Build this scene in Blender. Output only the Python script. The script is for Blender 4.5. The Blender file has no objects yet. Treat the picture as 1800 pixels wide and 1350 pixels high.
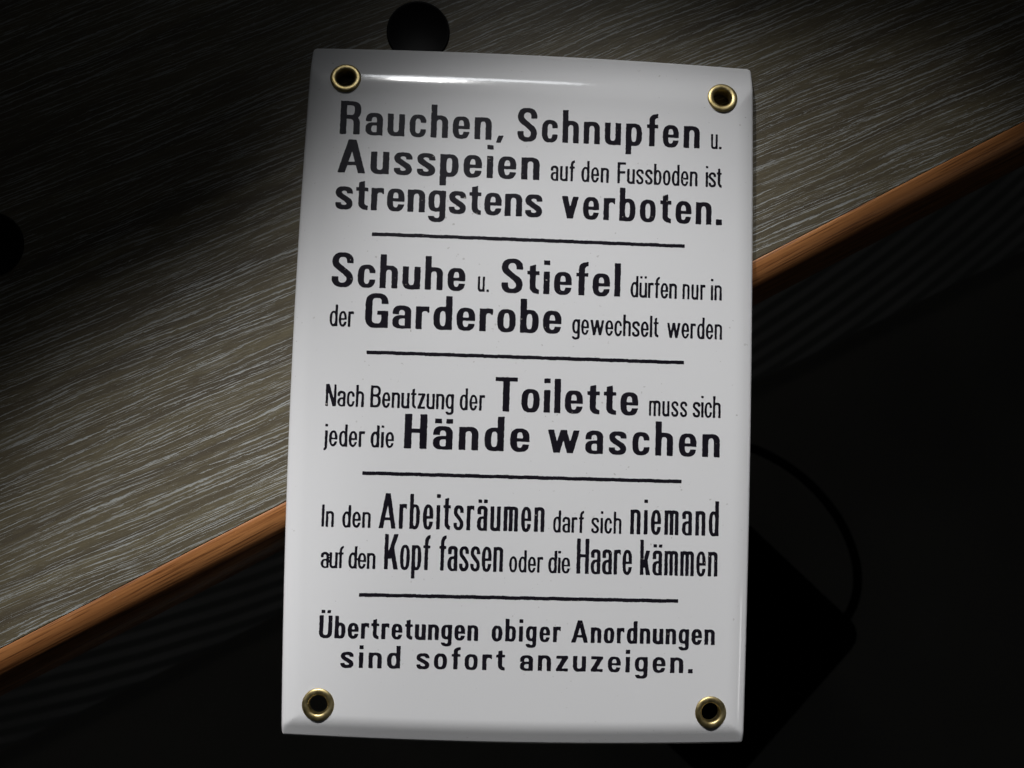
import bpy, bmesh, math, random
import numpy as np
from mathutils import Vector
MM=0.001
sc=bpy.context.scene
C=sc.collection
# ------------------------------------------------------------------ camera, world, lamps, exposure
cam_d=bpy.data.cameras.new('camera'); cam=bpy.data.objects.new('camera',cam_d); C.objects.link(cam)
cam.location=(-0.016177,-0.017285,0.273046)
cam.rotation_mode='XYZ'; cam.rotation_euler=(6.79454017e-02,-4.84508397e-02,3.02955711e-02)
cam_d.sensor_width=36; cam_d.lens=36.0; cam_d.clip_start=0.01; cam_d.clip_end=20
cam_d.dof.use_dof=True; cam_d.dof.focus_distance=0.270; cam_d.dof.aperture_fstop=24
sc.camera=cam
w=bpy.data.worlds.new('World'); sc.world=w; w.use_nodes=True
w.node_tree.nodes['Background'].inputs[0].default_value=(0.86,0.95,1.0,1); w.node_tree.nodes['Background'].inputs[1].default_value=0.0045
sc.view_settings.view_transform='Standard'; sc.view_settings.look='None'; sc.view_settings.exposure=0; sc.view_settings.gamma=1
sc.view_settings.use_curve_mapping=False
def aim(o,at):
    o.rotation_mode='QUATERNION'; o.rotation_quaternion=(Vector(at)-o.location).to_track_quat('-Z','Y')
def from_dir(at,az,el,d):                              # azimuth clockwise from +y
    a,e=math.radians(az),math.radians(el)
    return Vector(at)+d*Vector((math.sin(a)*math.cos(e),math.cos(a)*math.cos(e),math.sin(e)))
def spot(name,at,az,el,d,power,size,blend,rad,scale,roll=0,col=(1,.995,.985)):
    L=bpy.data.lights.new(name,'SPOT'); o=bpy.data.objects.new(name,L); C.objects.link(o)
    L.energy=power; L.spot_size=math.radians(size); L.spot_blend=blend; L.shadow_soft_size=rad; L.color=col
    o.location=from_dir(at,az,el,d); aim(o,at)
    from mathutils import Quaternion
    o.rotation_quaternion=o.rotation_quaternion@Quaternion((0,0,1),math.radians(roll))
    o.scale=(scale[0],scale[1],1); return o
def area(name,at,az,el,d,power,sx,sy,spread=180,col=(1,1,1)):
    L=bpy.data.lights.new(name,'AREA'); o=bpy.data.objects.new(name,L); C.objects.link(o)
    L.shape='RECTANGLE'; L.size=sx; L.size_y=sy; L.energy=power; L.spread=math.radians(spread); L.color=col
    o.location=from_dir(at,az,el,d); aim(o,at); return o
spot('daylight_beam',(0.001,-0.041,0),-26.23,38.32,1.2,22.1,19.36,0.470,.013,(1.0,0.375),6.86)
spot('daylight_beam',(0.029,-0.105,0),-7.0,38.32,1.2,33.5,12.9,0.753,.020,(1.0,1.215),2.11)
spot('daylight_beam',(-0.126,-0.112,0),-26.23,38.32,1.2,32.3,14.76,0.773,.013,(1.0,0.334),23.03)
area('window_glow',(.045,.01,0),-3.9,38,1.22,.017,.31,.082,38,(.93,.97,1))
area('side_window',(.05,-.06,0),104,37,1.0,.005,.14,.07,60)
area('floor_fill',(.02,-.05,-.46),-27,21,.95,.055,.30,.12,180,(1,.97,.92))  # added fill lamp below the table, only to brighten the floor
area('ceiling_glow',(-.028,.06,0),-8,73,1.0,.016,.22,.16,180,(.9,.95,1))
# ------------------------------------------------------------------ helpers
def tag(o,label=None,cat=None,group=None,kind=None):
    if label: o['label']=label
    if cat: o['category']=cat
    if group: o['group']=group
    if kind: o['kind']=kind
    return o
def thing(name,label,cat,loc=(0,0,0),rotz=0):
    o=bpy.data.objects.new(name,None); C.objects.link(o); o.location=loc; o.rotation_euler=(0,0,rotz); o.empty_display_size=.02
    return tag(o,label,cat)
def link(name,me,mat,parent=None):
    o=bpy.data.objects.new(name,me); C.objects.link(o); o.parent=parent
    if mat: me.materials.append(mat)
    return o
def mesh(name,v,f,nrm=None,smooth=True):
    me=bpy.data.meshes.new(name); me.from_pydata([tuple(p) for p in v],[],[tuple(q) for q in f]); me.update()
    if smooth: me.polygons.foreach_set('use_smooth',[True]*len(me.polygons))
    if nrm is not None: me.normals_split_custom_set_from_vertices([tuple(n) for n in nrm])
    return me
class NT:                                              # tiny node helper
    def __init__(s,name):
        s.m=bpy.data.materials.new(name); s.m.use_nodes=True; s.t=s.m.node_tree; s.p=s.t.nodes['Principled BSDF']
    def n(s,typ,**k):
        nd=s.t.nodes.new(typ)
        for a,b in k.items(): setattr(nd,a,b)
        return nd
    def l(s,a,b): s.t.links.new(a,b)
    def coord(s,out='Object',scale=(1,1,1),rot=(0,0,0),src=None):
        mp=s.n('ShaderNodeMapping'); mp.inputs['Scale'].default_value=scale; mp.inputs['Rotation'].default_value=rot
        s.l(src if src is not None else s.n('ShaderNodeTexCoord').outputs[out],mp.inputs[0]); return mp.outputs[0]
    def noise(s,vec,scale,detail=2,rough=.5,dist=0):
        nd=s.n('ShaderNodeTexNoise'); s.l(vec,nd.inputs['Vector'])
        nd.inputs['Scale'].default_value=scale; nd.inputs['Detail'].default_value=detail; nd.inputs['Roughness'].default_value=rough; nd.inputs['Distortion'].default_value=dist
        return nd.outputs[0]
    def ramp(s,f,*st):
        r=s.n('ShaderNodeValToRGB'); s.l(f,r.inputs[0]); e=r.color_ramp.elements
        for i,(p,c) in enumerate(st):
            q=e[i] if i<2 else e.new(p)
            q.position=p; q.color=(c,c,c,1) if not hasattr(c,'__len__') else (*c,1)
        return r.outputs[0]
    def mix(s,f,a,b,mode='MIX'):
        nd=s.n('ShaderNodeMix',data_type='RGBA',blend_type=mode)
        for i,x in ((0,f),(6,a),(7,b)):
            if hasattr(x,'links'): s.l(x,nd.inputs[i])
            else: nd.inputs[i].default_value=x if i==0 else (*x,1)
        return nd.outputs[2]
    def math(s,op,a,b):
        nd=s.n('ShaderNodeMath',operation=op)
        for i,x in enumerate((a,b)):
            if hasattr(x,'links'): s.l(x,nd.inputs[i])
            else: nd.inputs[i].default_value=x
        return nd.outputs[0]
    def bump(s,h,strength,dist):
        b=s.n('ShaderNodeBump'); b.inputs['Strength'].default_value=strength; b.inputs['Distance'].default_value=dist
        s.l(h,b.inputs['Height']); s.l(b.outputs[0],s.p.inputs['Normal'])
    def set(s,**k):
        for a,b in k.items():
            i=s.p.inputs[a.replace('_',' ')]
            if hasattr(b,'links'): s.l(b,i)
            else: i.default_value=(*b,1) if hasattr(b,'__len__') else b
        return s
# ------------------------------------------------------------------ materials
def m_enamel():
    t=NT('white_enamel'); c=t.coord()
    sp=t.ramp(t.noise(c,900,1),(.745,0),(.775,1)); cl=t.ramp(t.noise(c,60,2),(.42,0),(.62,1))
    var=t.mix(t.ramp(t.noise(c,18,3),(.3,0),(.7,1)),(.785,.785,.80),(.81,.81,.825))
    col=t.mix(t.math('MULTIPLY',t.math('MULTIPLY',sp,cl),.35),var,(.16,.13,.10))
    t.set(Base_Color=col,Roughness=.09,IOR=2.0)
    h=t.math('ADD',t.noise(c,1100,2),t.math('MULTIPLY',t.noise(c,260,2),1.6))
    t.bump(h,.05,.00012); return t.m
def m_ink():
    t=NT('black_enamel_ink'); c=t.coord()
    sp=t.ramp(t.noise(c,1000,1),(.755,0),(.78,1)); cl=t.ramp(t.noise(c,50,2),(.45,0),(.6,1))
    col=t.mix(t.math('MULTIPLY',sp,cl),t.mix(t.ramp(t.noise(c,120,3),(.3,0),(.7,1)),(.0085,.007,.012),(.014,.012,.018)),(.35,.33,.30))
    t.set(Base_Color=col,Roughness=.19,IOR=1.9)
    t.bump(t.noise(c,700,3),.18,.00012); return t.m
def m_brass():
    t=NT('antique_brass'); c=t.coord()
    n=t.ramp(t.noise(c,420,4,.6),(.3,0),(.72,1))
    t.set(Base_Color=t.mix(n,(.44,.34,.14),(.70,.58,.31)),Metallic=1,Roughness=t.ramp(t.noise(c,900,3),(.3,.36),(.7,.48)))
    t.bump(t.noise(c,1500,3),.12,.0001); return t.m
def m_laminate():
    t=NT('limed_oak_laminate'); base=t.n('ShaderNodeTexCoord').outputs['Object']
    r=t.coord(rot=(0,0,math.radians(4.0)),src=base)
    # slow waviness across the grain
    wv=t.noise(t.coord(scale=(11,40,1),src=r),1,2)
    w2=t.noise(t.coord(scale=(45,220,1),src=r),1,2)
    sep=t.n('ShaderNodeSeparateXYZ'); t.l(r,sep.inputs[0])
    y=t.math('ADD',sep.outputs[1],t.math('ADD',t.math('MULTIPLY',wv,.0042),t.math('MULTIPLY',w2,.0009)))
    cb=t.n('ShaderNodeCombineXYZ'); t.l(sep.outputs[0],cb.inputs[0]); t.l(y,cb.inputs[1]); q=cb.outputs[0]
    fine=t.noise(t.coord(scale=(48,3000,1),src=q),1,3,.62)
    brk=t.noise(t.coord(scale=(38,520,1),src=q),1,3,.6)
    band=t.noise(t.coord(scale=(9,240,1),src=q),1,2,.55)
    tone=t.noise(t.coord(scale=(6,95,1),src=q),1,3,.6)
    speck=t.noise(r,2600,1)
    grain=t.noise(t.coord(scale=(300,4600,1),src=q),1,2)
    wood=t.mix(t.ramp(tone,(.32,0),(.68,1)),(0.1021,0.0829,0.0503),(0.1517,0.1288,0.0770))
    wood=t.mix(t.ramp(band,(.34,.6),(.52,0)),wood,(0.0629,0.0503,0.0370))
    wood=t.mix(t.ramp(grain,(.38,.40),(.58,0)),wood,(0.0555,0.0444,0.0311))
    sq=t.n('ShaderNodeSeparateXYZ'); t.l(q,sq.inputs[0]); X,Y=sq.outputs[0],sq.outputs[1]
    rag=t.noise(t.coord(scale=(380,1500,1),src=q),1,3,.65)
    def pores(N,wob,fx,thr,w_,seed):                    # long pale pores, each its own length and place
        ph=t.math('ADD',t.math('MULTIPLY',Y,N),t.math('ADD',t.math('MULTIPLY',t.noise(t.coord(scale=(9,70,1),src=q),1+seed*.13,2),wob),t.math('MULTIPLY',rag,.55)))
        fl=t.math('FLOOR',ph,0); fr=t.math('FRACT',ph,0)
        wn=t.n('ShaderNodeTexWhiteNoise',noise_dimensions='1D'); t.l(t.math('ADD',fl,seed*31.7),wn.inputs['W'])
        d=t.math('ABSOLUTE',t.math('SUBTRACT',fr,t.math('ADD',t.math('MULTIPLY',wn.outputs[0],.5),.25)),0)
        cx=t.n('ShaderNodeCombineXYZ'); t.l(t.math('MULTIPLY',X,fx),cx.inputs[0]); t.l(t.math('MULTIPLY',fl,7.31),cx.inputs[1]); cx.inputs[2].default_value=seed*3.3
        ln=t.noise(cx.outputs[0],1,3,.6)
        wd=t.math('MULTIPLY',t.ramp(ln,(thr,0),(thr+.14,1)),w_)     # the pore thins out at both ends
        return t.math('SUBTRACT',1,t.math('MINIMUM',t.math('DIVIDE',d,t.math('ADD',wd,.0001)),1))
    soft=lambda f: t.ramp(f,(.02,0),(.55,1))
    dens=t.ramp(brk,(.34,.35),(.58,1))
    m1=t.math('MULTIPLY',t.math('MAXIMUM',soft(pores(560,3.0,30,.45,.125,1)),t.math('MAXIMUM',soft(pores(830,4.5,52,.47,.15,2)),t.math('MULTIPLY',soft(pores(1400,6,75,.49,.19,3)),.85))),dens)
    m2=t.math('MULTIPLY',t.ramp(fine,(.57,0),(.66,1)),t.ramp(band,(.44,.12),(.60,.9)))
    m=t.math('MAXIMUM',m1,t.math('MULTIPLY',m2,.38))
    col=t.mix(t.math('MULTIPLY',m,.82),wood,(0.3552,0.3700,0.3626))
    col=t.mix(t.ramp(speck,(.69,0),(.74,.4)),col,(0.3330,0.3330,0.3034))
    t.set(Base_Color=col,Roughness=t.ramp(m,(0,.46),(1,.36)),IOR=1.45)
    t.bump(t.math('ADD',t.math('MULTIPLY',m,-.7),t.math('MULTIPLY',grain,.5)),.35,.00025)
    return t.m
def m_pine():
    t=NT('varnished_brown_wood'); base=t.n('ShaderNodeTexCoord').outputs['Object']
    g=t.noise(t.coord(scale=(14,700,500),src=base),1,4,.62); g2=t.noise(t.coord(scale=(45,1900,1500),src=base),1,3,.6)
    c=t.mix(t.ramp(g,(.34,0),(.66,1)),(.29,.110,.034),(.48,.205,.070))
    c=t.mix(t.ramp(g2,(.36,.75),(.50,0)),c,(.10,.03,.008))
    sc_=t.ramp(t.noise(t.coord(scale=(90,500,500),src=base),1,3,.6),(.70,0),(.76,.6))
    c=t.mix(sc_,c,(.58,.42,.28))
    t.set(Base_Color=c,Roughness=.38); t.bump(g2,.2,.0003); return t.m
def m_flat(name,col,rough,n=300):
    t=NT(name); c=t.coord()
    t.set(Base_Color=t.mix(t.noise(c,n,3),tuple(x*.8 for x in col),tuple(min(1,x*1.2) for x in col)),Roughness=rough,IOR=1.2); return t.m
def m_floor():
    t=NT('dark_floor'); pat=t.noise(t.coord(scale=(3,3,3)),1,3)
    t.set(Base_Color=t.mix(t.ramp(pat,(.35,0),(.7,1)),(.34,.32,.29),(.58,.54,.47)),Roughness=.75); return t.m
def m_lit_band():  # paler striped colour that stands in for light on the floor
    t=NT('lit_floor_stripes'); c=t.coord(); c.node.inputs['Location'].default_value=(.034+.719-.08,-.042-1.342+.10,0)
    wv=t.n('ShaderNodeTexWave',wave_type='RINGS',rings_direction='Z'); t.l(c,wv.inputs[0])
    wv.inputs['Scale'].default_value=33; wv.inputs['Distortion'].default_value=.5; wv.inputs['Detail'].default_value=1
    stripe=t.ramp(wv.outputs[0],(.25,0),(.75,1)); pat=t.noise(t.coord(scale=(9,9,9)),1,3)
    col=t.mix(stripe,(.34,.335,.32),(.72,.71,.69))
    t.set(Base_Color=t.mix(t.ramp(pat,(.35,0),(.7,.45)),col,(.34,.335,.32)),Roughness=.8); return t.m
ENAMEL,INK,BRASS,LAM,PINE=m_enamel(),m_ink(),m_brass(),m_laminate(),m_pine()
BLACK=m_flat('black_plastic',(.0035,.0035,.0037),.5); DARKCORE=m_flat('chipboard_core',(.10,.07,.045),.8)
CLOTH=m_flat('black_fabric',(.004,.004,.004),.9); FLOOR,LITBAND=m_floor(),m_lit_band()

# ---- stroke-built condensed grotesque: every glyph is a signed field (negative inside), millimetres ----
def SE(x,y,cx,cy,a,b,n):
    u=np.abs((x-cx)/a)+1e-9; v=np.abs((y-cy)/b)+1e-9
    g=(u**n+v**n)**(1.0/n)
    return (g-1)/np.sqrt(((u/g)**(n-1)/a)**2+((v/g)**(n-1)/b)**2)
def RC(x,y,x0,x1,y0,y1):
    return np.maximum(np.maximum(x0-x,x-x1),np.maximum(y0-y,y-y1))
def U(*f):
    r=f[0]
    for g in f[1:]: r=np.minimum(r,g)
    return r
def I(*f):
    r=f[0]
    for g in f[1:]: r=np.maximum(r,g)
    return r
def PG(x,y,pts):                                   # convex polygon
    a=sum(pts[i][0]*pts[(i+1)%len(pts)][1]-pts[(i+1)%len(pts)][0]*pts[i][1] for i in range(len(pts)))
    if a<0: pts=pts[::-1]
    r=None
    for i in range(len(pts)):
        (x0,y0),(x1,y1)=pts[i],pts[(i+1)%len(pts)]
        l=np.hypot(x1-x0,y1-y0)
        d=((x-x0)*(y1-y0)-(y-y0)*(x1-x0))/l
        r=d if r is None else np.maximum(r,d)
    return r
def DG(x,y,xa,ya,xb,yb,h):                         # diagonal with horizontal cuts, horizontal thickness h (left edge given)
    return PG(x,y,[(xa,ya),(xa+h,ya),(xb+h,yb),(xb,yb)])
def SP(x,y,pts):                                   # curved stroke through (x,y,r)
    p=np.array(pts,float); q=np.vstack([2*p[0]-p[1],p,2*p[-1]-p[-2]]); out=[]
    for i in range(1,len(q)-2):
        for t in np.linspace(0,1,14,endpoint=False):
            out.append(.5*((2*q[i])+(q[i+1]-q[i-1])*t+(2*q[i-1]-5*q[i]+4*q[i+1]-q[i+2])*t*t+(3*q[i]-q[i-1]-3*q[i+1]+q[i+2])*t**3))
    out.append(q[-2]); r=None
    for c in out:
        d=np.hypot(x-c[0],y-c[1])-c[2]
        r=d if r is None else np.minimum(r,d)
    return r
class Face:
    def __init__(s,C,X,A,D,st,t,w,n=2.7,cst=None,cw=None):
        s.C,s.X,s.A,s.D,s.s,s.t,s.w,s.n=C,X,A,D,st,t,w,n
        s.cs=cst or st*1.06; s.cw=cw or w*1.18; s.ov=.012*X
    def ma(f): return f.w-max(0,(f.s/f.w-.28)*3.2)*f.s
    def width(f,ch):
        w,s=f.w,f.s; c=f.cw
        W={'i':s,'l':s,'j':s*1.25,'.':s*1.12,',':s*1.3,'t':s+.30*w+.12*s,'f':s+.30*w+.12*s,'r':.72*w,'m':2*f.ma()-s,
           'v':w*1.06,'w':w*1.78,'z':w*.93,'k':w*1.06,'s':w*.98,'c':w*.97,'I':f.cs,'T':c*1.05,'F':c*.86,'A':c*1.30,'N':c*1.04,
           'K':c*1.12,'B':c,'R':c*1.04,'S':c*1.03,'G':c*1.06,'H':c,'Ü':c*.98,'U':c*.98}
        return W.get(ch, w)
    def arch(f,x,y,w,h=None):                       # n without its ascender
        s,t,X=f.s,f.t,f.X; cy=X-.46*w
        body=U(I(SE(x,y,w/2,cy,w/2,X+f.ov-cy,f.n),cy-y-.12),RC(x,y,0,w,0,cy+.12))
        cnt=U(I(SE(x,y,w/2,cy,w/2-s,X-t-cy,f.n),cy-y-.12),RC(x,y,s,w-s,-9,cy+.12))
        return U(RC(x,y,0,s,0,h or X),I(body,-cnt))
    def bowl(f,x,y,w,y0,y1,s=None,t=None):
        s=s or f.s; t=t or f.t; b=(y1-y0)/2
        o=SE(x,y,w/2,(y0+y1)/2,w/2,b,f.n)
        return I(o,-SE(x,y,w/2,(y0+y1)/2,w/2-s,b-t,f.n+.2)),o
    def ess(f,x,y,W,H,s,t):
        rs,rt,rd=s/2,t/2,(.62*s+.38*t)/2*1.06
        o=.012*H
        hx,hy=W/2-rs,.25*H-rt*.25
        q=[]
        def arc(cx,cy,a0,a1,m,up):
            for k in np.linspace(a0,a1,m):
                c,sn=np.cos(np.radians(k)),np.sin(np.radians(k)); e=2/2.35
                r=rs*abs(c)**1.3+rt*(1-abs(c)**1.3)
                yr=(H+o-rt-cy) if up else (cy+o-rt)
                q.append((cx+np.sign(c)*abs(c)**e*hx,cy+np.sign(sn)*abs(sn)**e*yr*(1 if True else 0),r))
        yu,yl=.74*H,.255*H
        q.append((W-rs,.655*H+.1*rs,rs)); arc(W/2,yu,8,180,9,True)
        q+= [(W*.5-hx*.86,.655*H,rs),(W*.5-hx*.50,.585*H,(rs+rd)/2),(W*.5,.503*H,rd),(W*.5+hx*.50,.42*H,(rs+rd)/2),(W*.5+hx*.86,.345*H,rs)]
        arc(W/2,yl,0,-172,9,False); q.append((rs,.345*H-.1*rs,rs))
        r=SP(x,y,q)
        cutu=RC(x,y,W*.56,W+s,.50*H,.70*H); cutl=RC(x,y,-s,W*.44,.30*H,.50*H)
        up=SP(x,y,q[10:15])                           # spine survives the cuts
        return U(I(r,-cutu,-cutl),up)
    def glyph(f,ch,x,y):
        X,C,A,D,s,t,w,n,ov=f.X,f.C,f.A,f.D,f.s,f.t,f.w,f.n,f.ov
        cs,W=f.cs,f.width(ch)
        dt=lambda x0,top: RC(x,y,x0,x0+s,top-(.74 if s>1.2 else .92)*s,top)
        dot=lambda x0: dt(x0,A)
        um=(A-.115*A) if A>7 else A
        if ch=='o': return f.bowl(x,y,w,-ov,X+ov)[0]
        if ch=='n': return f.arch(x,y,w)
        if ch=='h': return f.arch(x,y,w,A)
        if ch=='u': return f.arch(w-x,X-y,w)
        if ch=='ü':
            return U(f.glyph('u',x,y),dt(.08*w,um),dt(w-.04*w-s,um))
        if ch=='m':
            a=f.ma()
            return U(f.arch(x,y,a),f.arch(x-(a-s),y,a))
        if ch=='r':
            cy=X-.46*w
            o=SE(x,y,w/2,cy,w/2,X+ov-cy,n); i=SE(x,y,w/2,cy,w/2-s,X-t*1.12-cy,n)
            return U(RC(x,y,0,s,0,X),I(o,-i,x-W,(X-(1.5 if s>.8 else 1.2)*t)-y))
        if ch in 'aä':
            cy=X-.46*w; yb=.585*X
            arch=I(SE(x,y,w/2,cy,w/2,X+ov-cy,n),-U(I(SE(x,y,w/2,cy,w/2-s,X-t-cy,n),cy-y-.12),RC(x,y,s,w-s,-9,cy+.12)),cy-y-.12)
            term=RC(x,y,.02*w,s+.02*w,.665*X,cy+.12)
            bw,o=f.bowl(x,y,w*1.12,-ov,yb,s,t*.82)
            r=U(arch,term,RC(x,y,w-s,w,0,cy+.12),I(bw,x-w+s*.5))
            if ch=='ä': r=U(r,dt(.08*w,um),dt(w-s,um))
            return r
        if ch=='e':
            b,o=f.bowl(x,y,w,-ov,X+ov); 
            gap=RC(x,y,w*.5,w*1.2,.315*X,.435*X)
            return U(I(b,-gap),I(RC(x,y,s*.5,w,.435*X,.435*X+t*.80),o))
        if ch=='c':
            b,o=f.bowl(x,y,w,-ov,X+ov)
            return I(b,-RC(x,y,w*.5,w*1.2,.36*X,.645*X),x-W)
        if ch=='s': return f.ess(x,y,W,X,s*.97,t*1.05)
        if ch=='d': return U(f.bowl(x,y,w,-ov,X+ov)[0],RC(x,y,w-s,w,0,A))
        if ch=='b': return f.glyph('d',w-x,y)
        if ch=='p': return U(f.bowl(w-x,y,w,-ov,X+ov)[0],RC(x,y,0,s,-D,X))
        if ch=='g':
            b=f.bowl(x,y,w,.05*X,X+ov)[0]
            cy=-D+.42*w
            hk=I(SE(x,y,w/2,cy,w/2,cy+D,n),-SE(x,y,w/2,cy,w/2-s,cy+D-t,n),y-cy)
            cut=RC(x,y,-1,w/2,-D*.36,9)
            return U(b,RC(x,y,w-s,w,min(cy,0)-.12,X),I(hk,-cut))
        if ch=='t':
            x0=.30*w*.42+.05*s; top=X*1.30
            st=PG(x,y,[(x0,.3*X),(x0+s,.3*X),(x0+s,top),(x0,top-.28*s)])
            a=(W-x0)*(1.28 if s>.8 else 1.08); b=.34*X
            hk=I(SE(x,y,x0+a,b,a,b+ov,n),-SE(x,y,x0+a,b,a-s,b-t,n),y-b,x-W)
            return U(st,hk,RC(x,y,0,W,X-t*.92,X))
        if ch=='f':
            x0=.30*w*.42+.05*s; a=(W-x0)*(1.28 if s>.8 else 1.08); b=.34*X
            hk=I(SE(x,y,x0+a,A-b,a,b,n),-SE(x,y,x0+a,A-b,a-s,b-t,n),(A-b)-y,x-W)
            return U(RC(x,y,x0,x0+s,0,A-b+.12),hk,RC(x,y,0,W,X-t*.92,X))
        if ch=='i': return U(RC(x,y,0,s,0,X),dot(0))
        if ch=='l': return RC(x,y,0,s,0,A)
        if ch=='j':
            b=.30*X; a=W*1.15
            hk=I(SE(x,y,W-a,-D*.85+b,a,b,n),-SE(x,y,W-a,-D*.85+b,a-s,b-t,n),y-(-D*.85+b),-x-.12*s)
            return U(RC(x,y,W-s,W,-D*.85+b-.12,X),hk,dot(W-s))
        if ch in 'kK':
            T,H0,sw=(X,A,s) if ch=='k' else (C,C,cs)
            h=sw*1.12; xa,xb=sw*.55,W*.96-h; ya=.30*T; ym=.60*T
            xm=xa+(xb-xa)*(ym-ya)/(T-ya)
            return U(RC(x,y,0,sw,0,H0),DG(x,y,xa,ya,xb,T,h),DG(x,y,W-h*1.02,0,xm,ym,h*1.02))
        if ch=='v':
            h=s*1.06
            return U(DG(x,y,W/2-h*.5,0,0,X,h),DG(x,y,W/2-h*.5,0,W-h,X,h))
        if ch=='w':
            h=s*1.0; a=W*.29; b=W-a
            return U(DG(x,y,a-h*.5,0,0,X,h),DG(x,y,a-h*.5,0,W/2-h/2,X,h),DG(x,y,b-h*.5,0,W/2-h/2,X,h),DG(x,y,b-h*.5,0,W-h,X,h))
        if ch=='z':
            h=s*1.25
            return U(RC(x,y,.02*W,W,X-t,X),RC(x,y,0,W,0,t),DG(x,y,0,t*.6,W-h,X-t*.6,h))
        if ch=='.': return RC(x,y,0,W,0,W*.86)
        if ch==',': return PG(x,y,[(W*.30,s*.78),(W,s*.78),(W*.62,-s*.42),(0,-s*.42)])
        # capitals
        ct=t*1.04
        if ch=='I': return RC(x,y,0,cs,0,C)
        if ch=='H': return U(RC(x,y,0,cs,0,C),RC(x,y,W-cs,W,0,C),RC(x,y,0,W,.5*C-.35*ct,.5*C+.6*ct))
        if ch=='T': return U(RC(x,y,0,W,C-ct,C),RC(x,y,W/2-cs/2,W/2+cs/2,0,C))
        if ch=='F': return U(RC(x,y,0,cs,0,C),RC(x,y,0,W,C-ct,C),RC(x,y,0,W*.92,.47*C,.47*C+ct))
        if ch=='N': 
            h=cs*1.25
            return U(RC(x,y,0,cs*.92,0,C),RC(x,y,W-cs*.92,W,0,C),DG(x,y,W-h,0,0,C,h))
        if ch=='A':
            h=cs*1.03; m=W/2-h*.56
            return U(DG(x,y,0,0,m,C,h*1.06),DG(x,y,W-h*1.06,0,W/2+h*.56-h*1.06,C,h*1.06),RC(x,y,W*.24,W*.76,.23*C,.23*C+ct*.85))
        if ch in 'BR':
            ym=.46*C if ch=='R' else .49*C
            b=(C-ym)/2
            ou=I(U(SE(x,y,W*.50,ym+b,W*.50-.01*W,b,n),RC(x,y,0,W*.5,ym,C)),-x)
            iu=U(SE(x,y,W*.50,ym+b,W*.49-cs,b-ct,n),RC(x,y,cs,W*.5,ym+ct,C-ct))
            r=U(RC(x,y,0,cs,0,C),I(ou,-iu))
            if ch=='B':
                b=(ym+ct)/2
                ol=I(U(SE(x,y,W*.5,b,W*.5,b,n),RC(x,y,0,W*.5,0,2*b)),-x)
                il=U(SE(x,y,W*.5,b,W*.5-cs,b-ct,n),RC(x,y,cs,W*.5,ct,2*b-ct))
                return U(r,I(ol,-il))
            # R: the leg drops as a stem with a rounded shoulder
            w2=W*.955; cy=.30*C
            o=I(SE(x,y,w2*.45,cy,w2*.55,ym+ct-cy,n),cy-y,w2*.40-x); i=I(SE(x,y,w2*.45,cy,w2*.55-cs,ym-cy,n),cy-y)
            return U(r,I(o,-i),RC(x,y,w2-cs,w2,0,cy+.12))
        if ch=='S': return f.ess(x,y,W,C,cs,ct*1.05)
        if ch=='G':
            b=C/2; rr=min(W*.62,b)
            def stad(cx,a,y0,y1):
                k=a*1.05
                return U(I(SE(x,y,cx,y1-k,a,k,n),y1-k-y),I(SE(x,y,cx,y0+k,a,k,n),y-(y0+k)),RC(x,y,cx-a,cx+a,y0+k-.12,y1-k+.12))
            r=I(stad(W/2,W/2,-ov,C+ov),-stad(W/2,W/2-cs,ct,C-ct))
            r=I(r,-RC(x,y,W*.5,W*1.2,.50*C,.70*C))
            return U(r,RC(x,y,W-cs,W,0,.50*C),RC(x,y,W*.52,W,.50*C-ct*.95,.50*C))
        if ch in 'UÜ':
            k=W*.52
            o=U(I(SE(x,y,W/2,k,W/2,k+ov,n),y-k),RC(x,y,0,W,k-.12,C))
            i=U(I(SE(x,y,W/2,k,W/2-cs,k-ct,n),y-k),RC(x,y,cs,W-cs,k-.12,C+9))
            r=I(o,-i)
            if ch=='Ü':
                g=C+.10*C
                r=U(r,RC(x,y,W*.14,W*.14+cs*.9,g,g+cs*.75),RC(x,y,W*.86-cs*.9,W*.86,g,g+cs*.75))
            return r
        raise KeyError(ch)

# ------------------------------------------------------------------ floor, table
def box(bm,x0,x1,y0,y1,z0,z1):
    v=[bm.verts.new((x,y,z)) for z in (z0,z1) for y in (y0,y1) for x in (x0,x1)]
    for q in ((0,2,3,1),(4,5,7,6),(0,1,5,4),(1,3,7,5),(3,2,6,7),(2,0,4,6)): bm.faces.new([v[i] for i in q])
def bm_mesh(name,bm,smooth=False):
    me=bpy.data.meshes.new(name); bmesh.ops.recalc_face_normals(bm,faces=bm.faces); bm.to_mesh(me); bm.free()
    if smooth: me.polygons.foreach_set('use_smooth',[True]*len(me.polygons))
    return me
ZF=-.46
bm=bmesh.new(); vs=[bm.verts.new(p) for p in ((-4,-4,ZF),(4,-4,ZF),(4,4,ZF),(-4,4,ZF))]; bm.faces.new(vs)
floor=link('floor',bm_mesh('floor',bm),FLOOR); tag(floor,'dark floor far below the table edge','floor',kind='structure')
TA=math.atan2(150.8,270.3)
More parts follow.
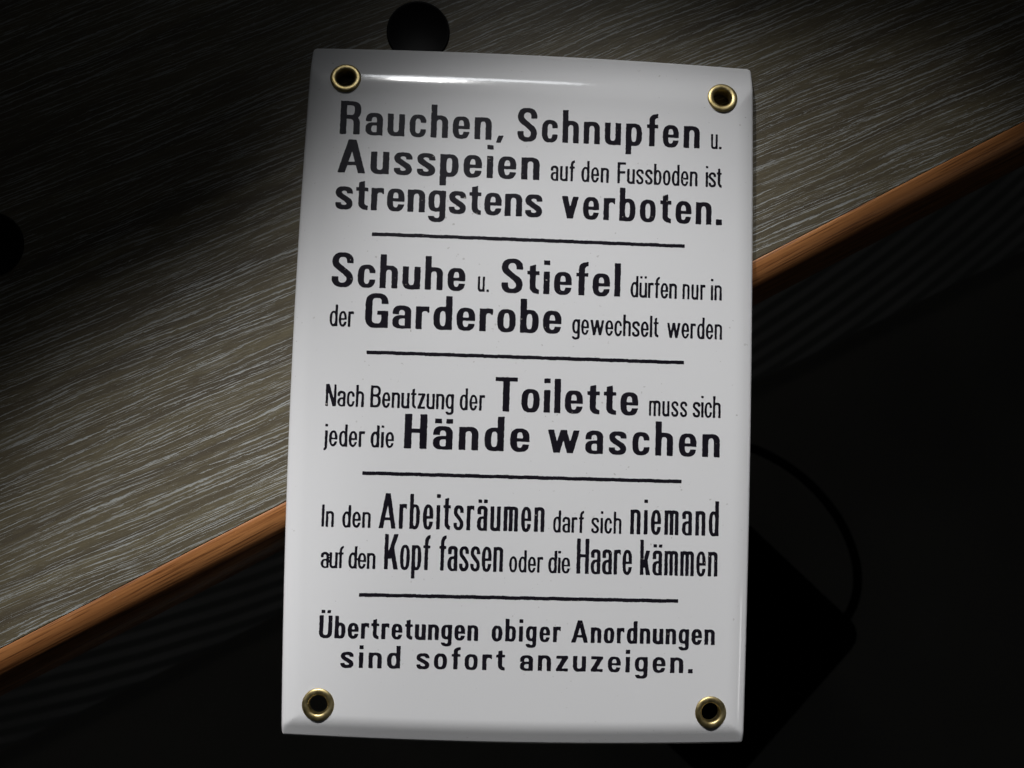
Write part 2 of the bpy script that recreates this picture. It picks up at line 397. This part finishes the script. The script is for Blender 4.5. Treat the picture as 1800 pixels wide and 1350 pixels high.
# striped slab added to paint a lit band on the floor, its front edge parallel to the table edge
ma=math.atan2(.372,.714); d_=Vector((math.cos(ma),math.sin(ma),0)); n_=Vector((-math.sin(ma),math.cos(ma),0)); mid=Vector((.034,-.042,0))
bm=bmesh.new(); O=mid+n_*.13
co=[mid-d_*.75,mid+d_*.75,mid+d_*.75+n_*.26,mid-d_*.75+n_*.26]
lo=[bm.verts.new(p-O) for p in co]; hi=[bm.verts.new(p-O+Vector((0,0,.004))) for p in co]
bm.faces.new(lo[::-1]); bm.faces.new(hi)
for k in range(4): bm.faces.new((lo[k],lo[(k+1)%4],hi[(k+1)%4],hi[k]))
band_o=link('lit_floor_band',bm_mesh('lit_floor_band',bm),LITBAND); band_o.location=(O.x,O.y,ZF+.0005)
tag(band_o,'striped sheet coloured as lit floor just below the table edge','mat')
# table frame: x along the edge, y towards the back of the table; its seam between laminate and strip is y=0
sx,sy=.487*-.003,-.873*-.003
table=thing('table','table with grey limed wood top and orange brown wooden edge strip, under the white sign','table',(sx,sy,0),TA)
bm=bmesh.new(); box(bm,-.75,.75,.00012,.60,-.028,0)
for e in bm.edges: pass
tabletop=link('tabletop',bm_mesh('tabletop',bm),LAM,table)
prof=[(0,-.028),(0,-.0003),(-.00012,-.0001),(-.0003,0)]
for k in range(1,20):
    a=math.radians(k*90/19); prof.append((-.0003-.0107*math.sin(a),-.0138+.0138*math.cos(a)))
prof+=[(-.011,-.026),(-.0105,-.0275),(-.0095,-.028)]
NX=160; v=[];f=[]; m_=len(prof)
rnd=random.Random(4)
jit=[(rnd.gauss(0,.00004),rnd.gauss(0,.00004)) for _ in range(NX+1)]
for i in range(NX+1):
    x=-.75+1.5*i/NX
    for j,(y,z) in enumerate(prof): 
        k=1 if 3<j<23 else 0
        v.append((x,y+jit[i][0]*k,z+jit[i][1]*k))
for i in range(NX):
    for j in range(m_):
        a,b=i*m_+j,i*m_+(j+1)%m_; f.append((a,b,b+m_,a+m_))
f.append(tuple(range(m_))[::-1]); f.append(tuple(NX*m_+j for j in range(m_)))
me=mesh('edge_strip',v,f); me.set_sharp_from_angle(angle=math.radians(40))
bm=bmesh.new(); bm.from_mesh(me); bmesh.ops.recalc_face_normals(bm,faces=bm.faces); bm.to_mesh(me); bm.free()
tag(link('edge_strip',me,PINE,table),'orange brown varnished wooden strip along the table edge')
# ------------------------------------------------------------------ black discs on the table
def lathe(name,prof,seg=64):
    v=[];f=[]; n=len(prof)
    for i in range(seg):
        a=2*math.pi*i/seg
        for r,z in prof: v.append((r*math.cos(a),r*math.sin(a),z))
    for i in range(seg):
        k=(i+1)%seg
        for j in range(n-1): f.append((i*n+j,k*n+j,k*n+j+1,i*n+j+1))
    me=mesh(name,v,f); bm=bmesh.new(); bm.from_mesh(me)
    bmesh.ops.remove_doubles(bm,verts=bm.verts,dist=1e-7); bmesh.ops.recalc_face_normals(bm,faces=bm.faces); bm.to_mesh(me); bm.free()
    me.polygons.foreach_set('use_smooth',[True]*len(me.polygons)); me.set_sharp_from_angle(angle=math.radians(50))
    return me
disc_me=lathe('disc',[(0,0),(.0085,0),(.0086,.0001),(.0086,.0002),(.0084,.00038),(.0080,.00038),(.0078,.00026),(0,.00026)])
for (x,y),lab in (((-32.0,97.0),'small flat black disc on the dark table right behind the top edge of the sign'),
                  ((-142.0,33.9),'small flat black disc on the dark table, cut off by the left photo edge')):
    d=link('disc',disc_me,None); d.location=(x*MM,y*MM,0); tag(d,lab,'disc','black discs on the table')
disc_me.materials.append(BLACK)
# ------------------------------------------------------------------ black bag on the floor below the table
bag=thing('bag','black box shaped bag with looped handle in the dark below the table','bag',(.119,-.107,ZF),math.radians(-41.5))
bm=bmesh.new()
def ring(hx,hy,z,r=.012,n=5):
    o=[]
    for cx,cy,a0 in ((hx-r,hy-r,0),(-hx+r,hy-r,90),(-hx+r,-hy+r,180),(hx-r,-hy+r,270)):
        for k in range(n):
            a=math.radians(a0+90*k/(n-1)); o.append(bm.verts.new((cx+r*math.cos(a),cy+r*math.sin(a),z)))
    return o
rs=[ring(.070,.052,0),ring(.076,.056,.004),ring(.080,.060,.06),ring(.082,.061,.128),ring(.084,.063,.134),ring(.082,.061,.138),ring(.078,.057,.134),ring(.074,.053,.02)]
for a,b in zip(rs,rs[1:]):
    for k in range(len(a)): bm.faces.new((a[k],a[(k+1)%len(a)],b[(k+1)%len(a)],b[k]))
bm.faces.new(rs[0][::-1]); bm.faces.new(rs[-1])
link('body',bm_mesh('bag_body',bm,True),CLOTH,bag)
def tube(name,pts,r,seg=10):
    v=[];f=[]; P=[Vector(p) for p in pts]
    for i,p in enumerate(P):
        t=(P[min(i+1,len(P)-1)]-P[max(i-1,0)]).normalized(); a=t.orthogonal().normalized(); b=t.cross(a)
        if i and (a.dot(pa)<0 or True):
            a=(pa-t*pa.dot(t)).normalized(); b=t.cross(a)
        pa=a
        for k in range(seg):
            q=2*math.pi*k/seg; v.append(p+r*(a*math.cos(q)+b*math.sin(q)))
    for i in range(len(P)-1):
        for k in range(seg): f.append((i*seg+k,i*seg+(k+1)%seg,(i+1)*seg+(k+1)%seg,(i+1)*seg+k))
    f.append(tuple(range(seg))[::-1]); f.append(tuple((len(P)-1)*seg+k for k in range(seg)))
    return mesh(name,v,f)
hp=[]
for k in range(33):
    a=math.pi*k/32; hp.append((-.072*math.cos(a),.056+.048*math.sin(a),.128+.012*math.sin(a)))
link('handle',tube('bag_handle',hp,.0026),CLOTH,bag)
# ------------------------------------------------------------------ the enamel sign
BL,BR,BT,BB=1.70,.85,1.0,1.2
HW,HH=60.0,90.75
def uv2xy(u,v):
    x=u*(HW+np.where(u<0,0,-.25)+np.where(u<0,BL,BR)*(1-v*v)); y=v*(HH+np.where(v<0,BB,BT)*(1-u*u)); return x,y
def lipz(d,a,b,SL):                                     # constant slope SL inside a, eased to flat at b
    m=np.clip((b-d)/(b-a),0,1)
    z=np.where(d<a,SL*(b-a)/2*1.0+SL*(a-d),SL*(b-a)/2*m*m)
    return z
def plate_z(x,y):
    u=x/(HW+1.6); v=y/(HH+1.2)
    hx=np.where(x<0,HW+BL*(1-v*v),HW-.25+BR*(1-v*v)); hy=np.where(y<0,HH+BB*(1-u*u),HH+BT*(1-u*u))
    dx=np.maximum(hx-np.abs(x),0); dy=np.maximum(hy-np.abs(y),0)
    zx=lipz(dx,.5,5.2,.47); zy=np.where(y<0,lipz(dy,3.2,6.5,.50),lipz(dy,6.6,13.2,.36))
    mx=np.maximum(np.maximum(zx,zy),1e-9); drop=mx*((zx/mx)**5+(zy/mx)**5)**(1/5)
    d=np.minimum(dx,dy); e=np.clip(1-d/.7,0,1)
    return 4.4+.55*(1-u*u)*(1-v*v)-drop-.7*(1-np.sqrt(np.clip(1-e*e,0,1)))
def plate_n(x,y,h=.02):
    gx=(plate_z(x+h,y)-plate_z(x-h,y))/(2*h); gy=(plate_z(x,y+h)-plate_z(x,y-h))/(2*h)
    n=np.stack([-gx,-gy,np.ones_like(gx)],1); return n/np.linalg.norm(n,axis=1)[:,None]
def march(F,xs,ys):
    """polygons of the region F<0 on a grid (F[j,i] at xs[i],ys[j])"""
    V=[];idx={};faces=[]
    def node(j,i):
        k=(j,i,0)
        if k not in idx: idx[k]=len(V); V.append((xs[i],ys[j]))
        return idx[k]
    def cut(j0,i0,j1,i1):
        k=(min((j0,i0),(j1,i1)),max((j0,i0),(j1,i1)))
        if k not in idx:
            a,b=F[j0,i0],F[j1,i1]; t=a/(a-b); t=min(max(t,.02),.98)
            idx[k]=len(V); V.append((xs[i0]+(xs[i1]-xs[i0])*t,ys[j0]+(ys[j1]-ys[j0])*t))
        return idx[k]
    ins=F<0
    cnt=ins[:-1,:-1].astype(int)+ins[1:,:-1]+ins[:-1,1:]+ins[1:,1:]
    for j,i in np.argwhere(cnt>0):
        c=((j,i),(j,i+1),(j+1,i+1),(j+1,i))
        if cnt[j,i]==4: faces.append([node(*q) for q in c]); continue
        p=[]
        for k in range(4):
            a,b=c[k],c[(k+1)%4]
            if ins[a]: p.append(node(*a))
            if ins[a]!=ins[b]: p.append(cut(*a,*b))
        if cnt[j,i]==2 and ins[c[0]]==ins[c[2]]:        # saddle: two corners
            k0=0 if ins[c[0]] else 1
            for k in (k0,k0+2): faces.append([cut(*c[k-1],*c[k]),node(*c[k]),cut(*c[k],*c[(k+1)%4])])
        elif len(p)>2: faces.append(p)
    return np.array(V),faces
sign=thing('enamel_sign','white enamel sign with black German house rules and four brass eyelets, overhanging the table edge','sign')
HOLES=[(-50.6,81.8),(51.1,81.15),(-50.8,-82.3),(50.55,-82.4)]
def graded(n,edge):                                     # -1..1 with fine steps by the edges
    e=[0,.0018,.004,.0065,.0095,.013,.018,.024,.031,.04,.05,.06,.07,.08,.09,.10,.115,.13,.145,.16]
    e=[q*edge for q in e]; a=[-1+q for q in e]
    return np.array(a+list(np.linspace(a[-1],-a[-1],n)[1:-1])+[-q for q in a[::-1]])
us=graded(92,1.0); vs_=graded(136,.8)
GU,GV=np.meshgrid(us,vs_); X,Y=uv2xy(GU,GV)
# outline with slightly rounded corners, minus the eyelet holes
rc=1.3; hx=HW+np.where(GU<0,0,-.25)+np.where(GU<0,BL,BR)*(1-GV**2); hy=HH+np.where(GV<0,BB,BT)*(1-GU**2)
qx=np.maximum(np.abs(X)-(hx-rc),0); qy=np.maximum(np.abs(Y)-(hy-rc),0)
F=np.where((qx>0)&(qy>0),np.hypot(qx,qy)-rc-1e-4,-1.0)
for hx_,hy_ in HOLES: F=np.maximum(F,2.75-np.hypot(X-hx_,Y-hy_))
V,faces=march(F,us,vs_)
px,py=uv2xy(V[:,0],V[:,1]); pz=np.maximum(plate_z(px,py),.75); nr=plate_n(px,py)
n=len(px); zb=np.clip(pz-1.2,.42,None)
# underside sits back from the rim so the plate reads as a thin pressed sheet
verts=[(a*MM,b*MM,c*MM) for a,b,c in zip(px,py,pz)]+[(a*MM,b*MM,c*MM) for a,b,c in zip(px,py,zb)]
ec={}
for q in faces:
    for a,b in zip(q,q[1:]+q[:1]): ec[(a,b)]=1
wall=[(b,a,a+n,b+n) for (a,b) in ec if (b,a) not in ec]
allf=[list(q) for q in faces]+[[k+n for k in q[::-1]] for q in faces]+[list(q) for q in wall]
me=bpy.data.meshes.new('plate'); me.from_pydata(verts,[],allf); me.update()
me.polygons.foreach_set('use_smooth',[True]*len(allf))
cn=[]
for fi,q in enumerate(allf):
    if fi<len(faces): cn+= [tuple(nr[k]) for k in q]
    elif fi<2*len(faces): cn+= [tuple(-nr[k-n]) for k in q]
    else:
        nn=me.polygons[fi].normal; cn+=[tuple(nn)]*len(q)
me.normals_split_custom_set(cn)
link('plate',me,ENAMEL,sign)
# printing ------------------------------------------------------------
def lattice(seed,cell,x,y):
    r=np.random.RandomState(seed).uniform(-1,1,(512,512)); a=x/cell+200; b=y/cell+200
    i=np.floor(a).astype(int); j=np.floor(b).astype(int); s=a-i; t=b-j; s=s*s*(3-2*s); t=t*t*(3-2*t)
    g=lambda p,q:r[q%512,p%512]
    return (g(i,j)*(1-s)+g(i+1,j)*s)*(1-t)+(g(i,j+1)*(1-s)+g(i+1,j+1)*s)*t
GS=.145
def print_mesh(name,F,xs,ys,parent,label):
    GX,GY=np.meshgrid(xs,ys)
    F=F+.045*lattice(3,.62,GX,GY)+.022*lattice(8,.30,GX,GY)+.02*lattice(5,2.2,GX,GY)
    V,fc=march(F,xs,ys)
    z=plate_z(V[:,0],V[:,1])+.035; nn=plate_n(V[:,0],V[:,1])
    me=mesh(name,np.stack([V[:,0]*MM,V[:,1]*MM,z*MM],1),fc,nn)
    return tag(link(name,me,INK,parent),label)
def mk(*a,**k): return Face(*a,**k)
FACES={'B':mk(9.0,6.0,9.0,2.45,1.64,1.07,4.72,n=2.7,cw=5.45,cst=1.75),
 'L':mk(5.75,4.05,5.75,1.35,.675,.60,2.11,n=2.25,cw=2.65,cst=.70),
 'C':mk(9.1,6.35,9.1,2.2,1.0,.84,2.68,n=2.6,cw=3.4,cst=1.05),
 'K':mk(9.1,6.35,9.1,2.2,.93,.82,2.54,n=2.6,cw=3.25,cst=1.02),
 'D':mk(5.75,3.95,5.75,1.55,1.04,.74,2.76,n=2.6,cw=3.4,cst=1.04),
 'E':mk(5.75,3.95,5.75,1.6,1.11,.74,3.40,n=2.6,cw=3.6,cst=1.1)}
KS={'Rauchen,':.97,'Schnupfen':.93,'Ausspeien':1.04,'strengstens':.98,'verboten.':.91,'Garderobe':1.04,'Toilette':1.02,'Hände':1.08,'u.':.87,'muss':.92,'nur':.9,'in':.95,'den':1.04,'Benutzung':1.03,'jeder':1.05,'die':1.08,'darf':.98,'werden':.96}
LINES=[
 (66.4, 66.8, [('Rauchen,', 'B', -51.51, -7.93), ('Schnupfen', 'B', -4.3, 44.98), ('u.', 'L', 48.06, 51.0)]),
 (56.0, 56.3, [('Ausspeien', 'B', -51.7, 1.9), ('auf', 'L', 4.88, 11.32), ('den', 'L', 13.13, 20.54), ('Fussboden', 'L', 22.85, 44.56), ('ist', 'L', 46.77, 51.17)]),
 (46.2, 46.0, [('strengstens', 'B', -51.88, 2.9), ('verboten.', 'B', 8.08, 51.41)]),
 (25.5, 25.6, [('Schuhe', 'B', -51.99, -16.89), ('u.', 'L', -13.56, -10.57), ('Stiefel', 'B', -7.34, 24.34), ('dürfen', 'L', 27.06, 39.55), ('nur', 'L', 41.05, 47.22), ('in', 'L', 48.69, 51.67)]),
 (15.0, 15.1, [('der', 'L', -52.06, -45.75), ('Garderobe', 'B', -42.82, 8.87), ('gewechselt', 'L', 11.71, 34.79), ('werden', 'L', 37.05, 51.91)]),
 (-5.95, -5.8, [('Nach', 'L', -52.2, -42.25), ('Benutzung', 'L', -40.59, -18.81), ('der', 'L', -17.28, -10.68), ('Toilette', 'B', -8.07, 29.83), ('muss', 'L', 32.65, 42.89), ('sich', 'L', 44.34, 51.88)]),
 (-16.35, -16.2, [('jeder', 'L', -52.14, -41.6), ('die', 'L', -40.11, -33.99), ('Hände', 'B', -31.41, 1.32), ('waschen', 'B', 6.04, 51.8)]),
 (-37.2, -36.85, [('In', 'L', -51.91, -48.73), ('den', 'L', -46.57, -39.26), ('Arbeitsräumen', 'C', -37.17, 5.82), ('darf', 'L', 8.09, 16.15), ('sich', 'L', 18.1, 26.08), ('niemand', 'C', 28.39, 51.86)]),
 (-47.7, -47.4, [('auf', 'L', -51.67, -45.85), ('den', 'L', -44.56, -37.64), ('Kopf', 'K', -35.42, -23.61), ('fassen', 'K', -21.28, -4.68), ('oder', 'L', -3.06, 5.77), ('die', 'L', 7.13, 12.86), ('Haare', 'K', 14.5, 29.08), ('kämmen', 'K', 31.17, 51.7)]),
 (-65.5, -65.1, [('Übertretungen', 'D', -51.33, -10.52), ('obiger', 'D', -7.01, 10.87), ('Anordnungen', 'D', 13.65, 51.32)]),
 (-72.9, -72.45, [('sind', 'E', -45.56, -30.27), ('sofort', 'E', -26.15, -3.39), ('anzuzeigen.', 'E', 0.5, 45.63)]),
]
def layout(text,f,x0,x1):
    k=KS.get(text,1); ws=[k*f.width(c) for c in text]; tr=(x1-x0-sum(ws))/max(1,len(text)-1)
    x=x0; r=[]
    for c,w_ in zip(text,ws): r.append((c,x,w_)); x+=w_+tr
    return r,k
for ya,yb,ws in LINES:
    xs=np.arange(-53.5,53.5,GS); ys=np.arange(min(ya,yb)-3.2,max(ya,yb)+10.6,GS)
    GX,GY=np.meshgrid(xs,ys); F=np.full(GX.shape,9.0)
    for text,st,a,b in ws:
        f=FACES[st]; L,k=layout(text,f,a,b)
        for c,x,w_ in L:
            y=ya+(yb-ya)*(x+51)/102
            i0,i1=np.searchsorted(xs,(x-.8,x+w_+.8)); j0,j1=np.searchsorted(ys,(y-f.D-.6,y+f.A*1.25+.6))
            s_=(slice(j0,j1),slice(i0,i1))
            F[s_]=np.minimum(F[s_],f.glyph(c,(GX[s_]-x)/k,GY[s_]-y))
    print_mesh('text_line',F,xs,ys,sign,'black printed line reading: '+' '.join(t for t,*_ in ws))
for y0,y1,a,b in ((39.81,39.89,-41.89,41.43),(8.45,8.6,-42.08,41.79),(-23.05,-22.86,-41.91,41.75),(-54.31,-53.99,-41.53,41.47)):
    xs=np.arange(a-.6,b+.6,GS); ys=np.arange(y0-1.2,y1+1.2,GS); GX,GY=np.meshgrid(xs,ys)
    yc=y0+(y1-y0)*(GX-a)/(b-a)+.028*np.sign(np.sin(GX*.82))
    print_mesh('divider_line',np.maximum(np.maximum(a-GX,GX-b),np.abs(GY-yc)-.47),xs,ys,sign,None)
# eyelets --------------------------------------------------------------
pf=[(3.55,-3.05),(3.75,-2.9),(3.7,-2.7),(3.0,-2.55),(2.62,-2.4)]
pf=[(2.45,-2.2),(2.62,-2.9),(3.2,-3.15),(3.6,-2.95),(3.5,-2.75),(2.68,-2.55),(2.68,-.6),(4.0,-.35),(4.12,-.1),(4.1,.14)]
for k in range(0,13):
    a=math.radians(8+k*13.4); pf.append((3.28+.83*math.cos(a),.05+.44*math.sin(a)))
pf+=[(2.42,-.02),(2.33,-.22),(2.29,-.5),(2.27,-1.0),(2.3,-1.7),(2.45,-2.2)]
eye=lathe('eyelet',[(r*MM,z*MM) for r,z in pf],72); eye.materials.append(BRASS)
for i,(x,y) in enumerate(HOLES):
    e=link('eyelet',eye,None,sign)
    nn=plate_n(np.array([x]),np.array([y]),1.2)[0]; z=max(float(plate_z(np.array([x]),np.array([y]))[0]),2.6)
    e.location=(x*MM,y*MM,(z-.06)*MM); e.rotation_mode='QUATERNION'
    e.rotation_quaternion=Vector((0,0,1)).rotation_difference(Vector(nn))
